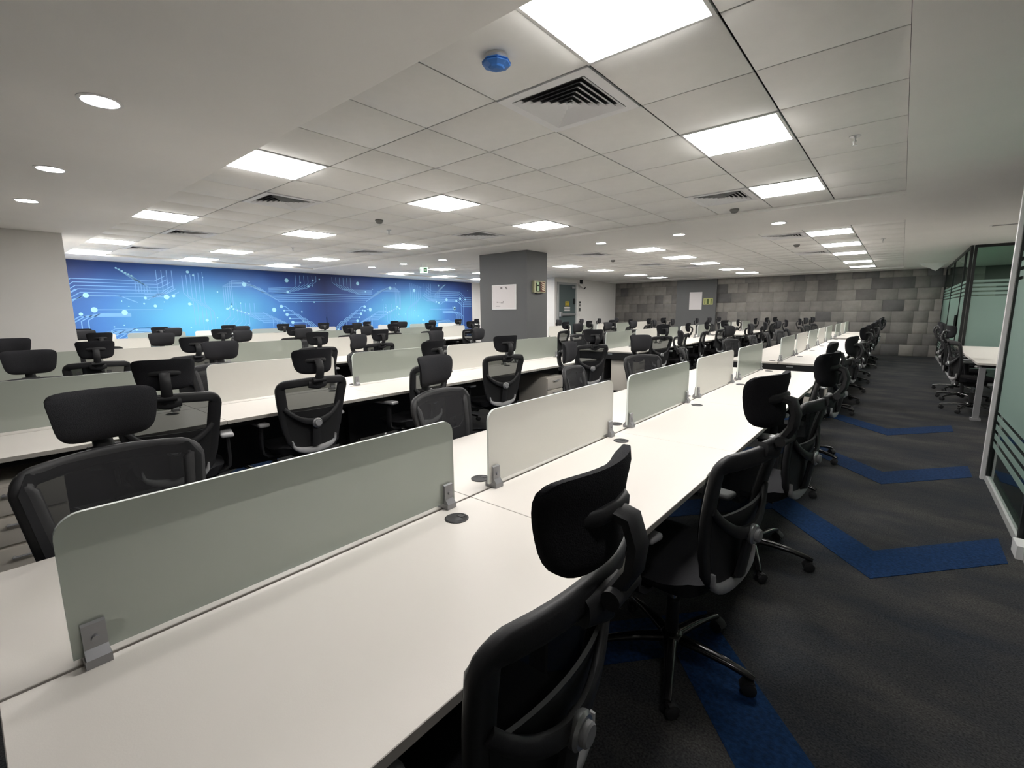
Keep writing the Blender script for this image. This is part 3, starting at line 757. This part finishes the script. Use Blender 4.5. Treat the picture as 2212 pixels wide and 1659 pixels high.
def sprinkler(x, y, z, lb):
    e = empty('sprinkler', (x, y, z)); tag(e, 'small pendant ceiling sprinkler head, %s' % lb, 'sprinkler', 'ceiling sprinkler heads')
    m = MB(); m.lathe([(0.035, 0), (0.035, -0.004), (0.012, -0.006)], n=16); m.build('escutcheon', SILV, e)
    m = MB(); m.cyl((0, 0, -0.004), (0, 0, -0.035), 0.008, n=8); m.cyl((0.010, 0, -0.03), (0.004, 0, -0.058), 0.003, n=6); m.cyl((-0.010, 0, -0.03), (-0.004, 0, -0.058), 0.003, n=6); m.cyl((0, 0, -0.058), (0, 0, -0.061), 0.016, n=12); m.build('sprinkler_head', SILV, e)
sprinkler(-0.36, 4.16, ZT, 'near the right edge of tiles'); sprinkler(-5.80, 4.22, ZT, 'above the second row'); sprinkler(-0.36, 10.4, ZT, 'far right of rear tile field'); sprinkler(-8.6, 4.15, ZT, 'above the third row')

e = empty('slot_diffuser', (1.55, 9.6, ZG)); tag(e, 'long narrow slot diffuser in the ceiling above the bay', 'air vent')
m = MB(); m.box(-0.7, 0.7, -0.06, 0.06, -0.004, 0.0); m.build('slot_frame', LFR, e, False)
m = MB(); m.box(-0.68, 0.68, -0.035, 0.035, -0.006, -0.004); m.build('slot', DETG, e, False)

# ------------------------------------------------------------------ signs and papers
e = empty('wall_notice', (-6.09, 7.1, 1.73)); tag(e, 'white sketch sheet pinned on the grey pillar', 'notice')
m = MB(); m.box(-0.315, 0.315, -0.012, 0, -0.24, 0.24); m.build('sheet', PAPER, e, False)
m = MB()
for a, b_, c_, d_ in ((-0.315, 0.315, 0.225, 0.24), (-0.315, 0.315, -0.24, -0.225), (-0.315, -0.295, -0.225, 0.225), (0.295, 0.315, -0.225, 0.225)): m.box(a, b_, -0.018, -0.012, c_, d_)
m.build('sheet_border', mat('paper_border', (0.86, 0.86, 0.86), 0.7), e, False)
m = MB()
for a, b_, c_, d_ in ((-0.09, -0.04, 0.16, 0.20), (0.04, 0.07, 0.17, 0.20), (0.06, 0.09, 0.15, 0.175), (-0.19, -0.17, -0.105, -0.085), (-0.15, -0.11, -0.10, -0.09), (-0.09, -0.02, -0.115, -0.105), (-0.03, 0.0, -0.10, -0.08), (-0.22, -0.10, -0.18, -0.172)):
    m.box(a, b_, -0.0135, -0.012, c_, d_)
m.build('sketch_marks', INK, e, False)
e = empty('fire_extinguisher_sign', (-5.52, 7.46, 1.92)); tag(e, 'red and green fire extinguisher sign on the grey pillar', 'sign')
m = MB(); m.box(0, 0.05, -0.19, 0.17, -0.11, 0.11); m.build('sign_box', mat('cream_luminescent', (0.45, 0.44, 0.27), 0.5), e, False)
m = MB(); m.box(0.05, 0.052, -0.155, 0.0, -0.095, 0.095); m.build('olive_field', mat('olive_print', (0.025, 0.028, 0.006), 0.6), e, False)
m = MB(); m.box(0.05, 0.052, 0.0, 0.155, -0.095, 0.095); m.build('red_field', mat('red_print', (0.10, 0.010, 0.005), 0.6), e, False)
m = MB(); m.box(0.052, 0.054, -0.110, -0.045, -0.085, 0.035); m.cyl((0.052, -0.0775, 0.035), (0.054, -0.0775, 0.035), 0.0325, n=20); m.box(0.052, 0.054, -0.092, -0.062, 0.07, 0.09); m.box(0.052, 0.054, -0.145, -0.09, 0.078, 0.088); m.build('extinguisher_symbol', mat('pale_green_print', (0.45, 0.62, 0.38), 0.6), e, False)
m = MB()
for k in range(4):
    z = -0.075+0.04*k
    m.add([(0.053, 0.145, z), (0.053, 0.06, z+0.012), (0.053, 0.03, z+0.05), (0.053, 0.075, z+0.032), (0.053, 0.145, z+0.022)], [(0, 1, 2, 3, 4)])
m.build('flame_symbol', mat('cream_print', (0.70, 0.60, 0.42), 0.6), e, False)
m = MB(); m.box(0.0, 0.04, -0.11, 0.0, -0.135, -0.11); m.build('sign_bracket', BLK, e, False)
e = empty('wall_notice', (-6.15, YB-0.12, 1.79)); tag(e, 'blank white sheet on the grey pilaster of tiled wall', 'notice')
m = MB(); m.box(-0.235, 0.235, -0.012, 0, -0.33, 0.33); m.build('sheet', PAPER, e, False); m = MB(); m.box(-0.235, 0.235, -0.016, -0.012, 0.31, 0.33); m.build('sheet_border', PAPER, e, False)
e = empty('exit_sign', (-5.68, YB-0.12, 1.76)); tag(e, 'yellow-green emergency sign on the grey pilaster', 'sign')
m = MB(); m.box(-0.17, 0.17, -0.03, 0, -0.12, 0.12); m.build('sign_box', mat('yellow_green_luminescent', (0.50, 0.52, 0.20), 0.5), e, False)
m = MB(); 
for a, b_ in ((-0.13, -0.10), (-0.05, 0.03), (0.09, 0.13)): m.box(a, b_, -0.032, -0.03, -0.09, 0.09)
m.build('sign_symbols', mat('dark_green_print', (0.08, 0.12, 0.03), 0.6), e, False)
e = empty('exit_sign', (-8.82, 7.36, 2.44), R(30)); tag(e, 'small hanging green and white exit sign under ceiling', 'sign')
m = MB(); m.box(-0.095, 0.095, -0.012, 0.012, -0.07, 0.06); m.build('sign_panel', mat('exit_panel_white', (0.7, 0.85, 0.72), 0.5, emit=(0.7, 0.95, 0.75), estr=0.6), e, False)
m = MB(); m.box(0.0, 0.08, -0.014, -0.012, -0.055, 0.045); m.box(-0.08, -0.06, -0.014, -0.012, -0.04, 0.03); m.build('exit_symbol', mat('exit_green', (0.02, 0.32, 0.09), 0.5), e, False)
m = MB(); m.box(0.025, 0.06, -0.0155, -0.014, -0.03, 0.02); m.build('exit_figure', mat('exit_white', (0.8, 0.85, 0.8), 0.5), e, False)
m = MB(); m.cyl((-0.06, 0, 0.06), (-0.06, 0, ZG-2.44), 0.003, n=6); m.cyl((0.06, 0, 0.06), (0.06, 0, ZG-2.44), 0.003, n=6); m.build('hanger', SILV, e)
# devices beside the door
e = empty('security_camera', (-9.6, 15.62, 2.42)); tag(e, 'black and white security camera beside the fire door', 'camera')
m = MB(); m.box(0, 0.06, 0.02, 0.14, 0.06, 0.22); m.build('junction_box', BLK, e, False)
m = MB(); m.sweep([(0, -0.02, 0.02), (0.06, -0.02, 0.02), (0.12, -0.04, -0.02)], (0, 1, 0), 0.04, 0.04, n=8); m.cyl((0.06, -0.1, 0.02), (0.18, 0.06, -0.10), 0.045, n=14); m.build('camera_body', DETW, e)
m = MB(); m.cyl((0.178, 0.057, -0.098), (0.20, 0.085, -0.12), 0.045, n=14); m.build('camera_lens', BLK, e)
e = empty('access_reader', (-9.6, 15.62, 1.62)); tag(e, 'narrow black and white access reader beside fire door', 'access reader')
m = MB(); m.box(0, 0.03, -0.06, 0.06, -0.20, 0.20); m.build('reader_body', DETW, e, False); m = MB(); m.box(0.03, 0.034, -0.04, 0.04, -0.18, -0.06); m.box(0.03, 0.034, -0.05, 0.05, 0.12, 0.19); m.box(0.03, 0.034, -0.03, 0.03, 0.0, 0.08); m.build('reader_window', BLK, e, False)
e = empty('wall_switch', (-9.6, 15.60, 1.30)); tag(e, 'white square switch plate below the access reader', 'switch')
m = MB(); m.box(0, 0.012, -0.09, 0.09, -0.08, 0.08); m.build('plate', WHITE, e, False); m = MB(); m.box(0.012, 0.018, -0.03, 0.03, -0.05, 0.05); m.build('rocker', DETW, e, False)
e = empty('ceiling_sign', (0.52, 16.4, ZG)); tag(e, 'white wedge-shaped fixture on ceiling near the tiled wall', 'ceiling fixture')
m = MB(); V = [(-0.28, -0.1, 0), (0.28, -0.1, 0), (0.05, -0.1, -0.20), (-0.28, 0.1, 0), (0.28, 0.1, 0), (0.05, 0.1, -0.20)]
m.add(V, [(0, 1, 2), (3, 4, 5), (0, 1, 4, 3), (1, 2, 5, 4), (2, 0, 3, 5)]); m.build('housing', mat('fixture_white', (0.85, 0.85, 0.82), 0.5), e, False)
m = MB(); m.box(-0.2, 0.2, -0.06, 0.06, -0.012, 0.0); m.build('mounting_plate', LFR, e, False)

# ------------------------------------------------------------------ glass partitions on the right
def partition(name, label, p0, p1, zt, posts, film=(0.60, 1.66), fr=BFR, stripes=True, thick=0.04, sd=-1):
    """upright glazing from p0 to p1 (x, y)"""
    a = Vector((*p0, 0)); b_ = Vector((*p1, 0)); L_ = (b_-a).length; ang = math.atan2(b_.y-a.y, b_.x-a.x)
    e = empty(name, a, ang); tag(e, label, kind='structure')
    m = MB(); m.box(0, L_, -thick/2, thick/2, 0, 0.05); m.build('bottom_track', ALU if fr is ALU else FRAMEG, e, False)
    m = MB(); m.box(0, L_, -thick/2, thick/2, zt-0.05, zt); m.build('top_track', fr, e, False)
    for s_ in posts: m = MB(); m.box(s_-0.02, s_+0.02, -thick/2-0.002, thick/2+0.002, 0.05, zt-0.05); m.build('mullion', fr, e, False)
    ps = sorted(posts)
    for s0, s1 in zip(ps[:-1], ps[1:]):
        m = MB(); m.box(s0+0.02, s1-0.02, -0.005, 0.005, 0.05, zt-0.05); pn = m.build('pane', PANE, e, False)
        m = MB(); m.box(s0+0.02, s1-0.02, min(sd*0.0065, sd*0.0052), max(sd*0.0065, sd*0.0052), film[0], film[1])
        for k in range(4):
            m.box(s0+0.02, s1-0.02, min(sd*0.0065, sd*0.0052), max(sd*0.0065, sd*0.0052), film[1]+0.025+k*0.075, film[1]+0.075+k*0.075-0.004)
            m.box(s0+0.02, s1-0.02, min(sd*0.0065, sd*0.0052), max(sd*0.0065, sd*0.0052), film[0]-0.071-k*0.075, film[0]-0.025-k*0.075)
        m.build('frosted_film', FILM, pn, False)
    return e
W1 = partition('window_1', 'near green-tinted glass partition with frosted stripes', (0.69, 3.2), (0.69, 5.5), ZG, [0.0, 0.8, 2.23], sd=1)
m = MB(); m.box(2.27, 2.32, -0.01, 0.045, 0, ZG); m.build('door_post', ALU, W1, False)
m = MB(); m.box(0.60, 0.74, -0.03, 0.05, 0.0, 0.08); m.build('pivot_patch', ALU, W1, False)
partition('window_2', 'far glass partition running to the tiled wall', (0.90, 12.3), (0.90, YB-0.02), ZG, [0.02, 0.95, 3.6, 6.25], sd=1)
partition('window_3', 'frosted glass front of the far room', (0.93, 12.3), (4.8, 12.3), ZG, [0.02, 1.9, 3.85])
m = MB(); m.box(0, 0.05, -0.05, -0.02, 1.0, 1.25); m.box(0, 0.05, 0.02, 0.05, 1.0, 1.25)
W2 = bpy.data.objects['window_2']
m = MB(); m.box(0.80, 0.83, 0.02, 0.07, 0.95, 1.30); m.box(0.80, 0.83, 0.02, 0.04, 0.93, 1.32); m.build('door_handle', BFR, W2, False)
# desk and chairs in the bay
for k, (x, y) in enumerate(((2.4, 13.6), (2.4, 15.4), (2.4, 17.2), (2.6, 9.2), (2.6, 11.0))):
    e = empty('ceiling_light', (x, y, ZG-0.008)); tag(e, 'square lit ceiling panel in the right-hand %s, %s from the camera' % (('glass room', ORD[k]) if k < 3 else ('bay', ORD[k-3])), 'ceiling light', 'lit ceiling panels in the right-hand rooms')
    link('lamp_frame', LFRM, e); link('diffuser', DIF, e, (0, 0, -0.002))
bd = empty('side_desk', (0.80, 8.3, 0)); tag(bd, 'white desk with grey legs in the right-hand bay', 'desk')
m = MB(); m.box(0, 1.3, 0, 3.6, 0.725, 0.75); m.build('desktop', DESK, bd, False)
for xx in (0.06, 1.2):
    for yy in (0.08, 3.5):
        m = MB(); m.box(xx-0.03, xx+0.03, yy-0.03, yy+0.03, 0.03, 0.69); m.box(xx-0.05, xx+0.05, yy-0.05, yy+0.05, 0, 0.03); m.build('leg', GREYP, bd, False)
m = MB(); m.box(0.05, 1.25, 0.06, 3.54, 0.69, 0.724); m.build('frame_rail', BLK, bd, False)
for k, (x, y, rz, lb) in enumerate(((0.86, 9.05, -PI/2+0.2, 'nearest at the right-hand bay desk'), (0.84, 10.1, -PI/2-0.15, 'second at the right-hand bay desk'), (0.86, 11.2, -PI/2+0.1, 'farthest at the right-hand bay desk'))):
    place(x, y, rz, 'black mesh office chair, %s' % lb, 'chairs in the right-hand bay')
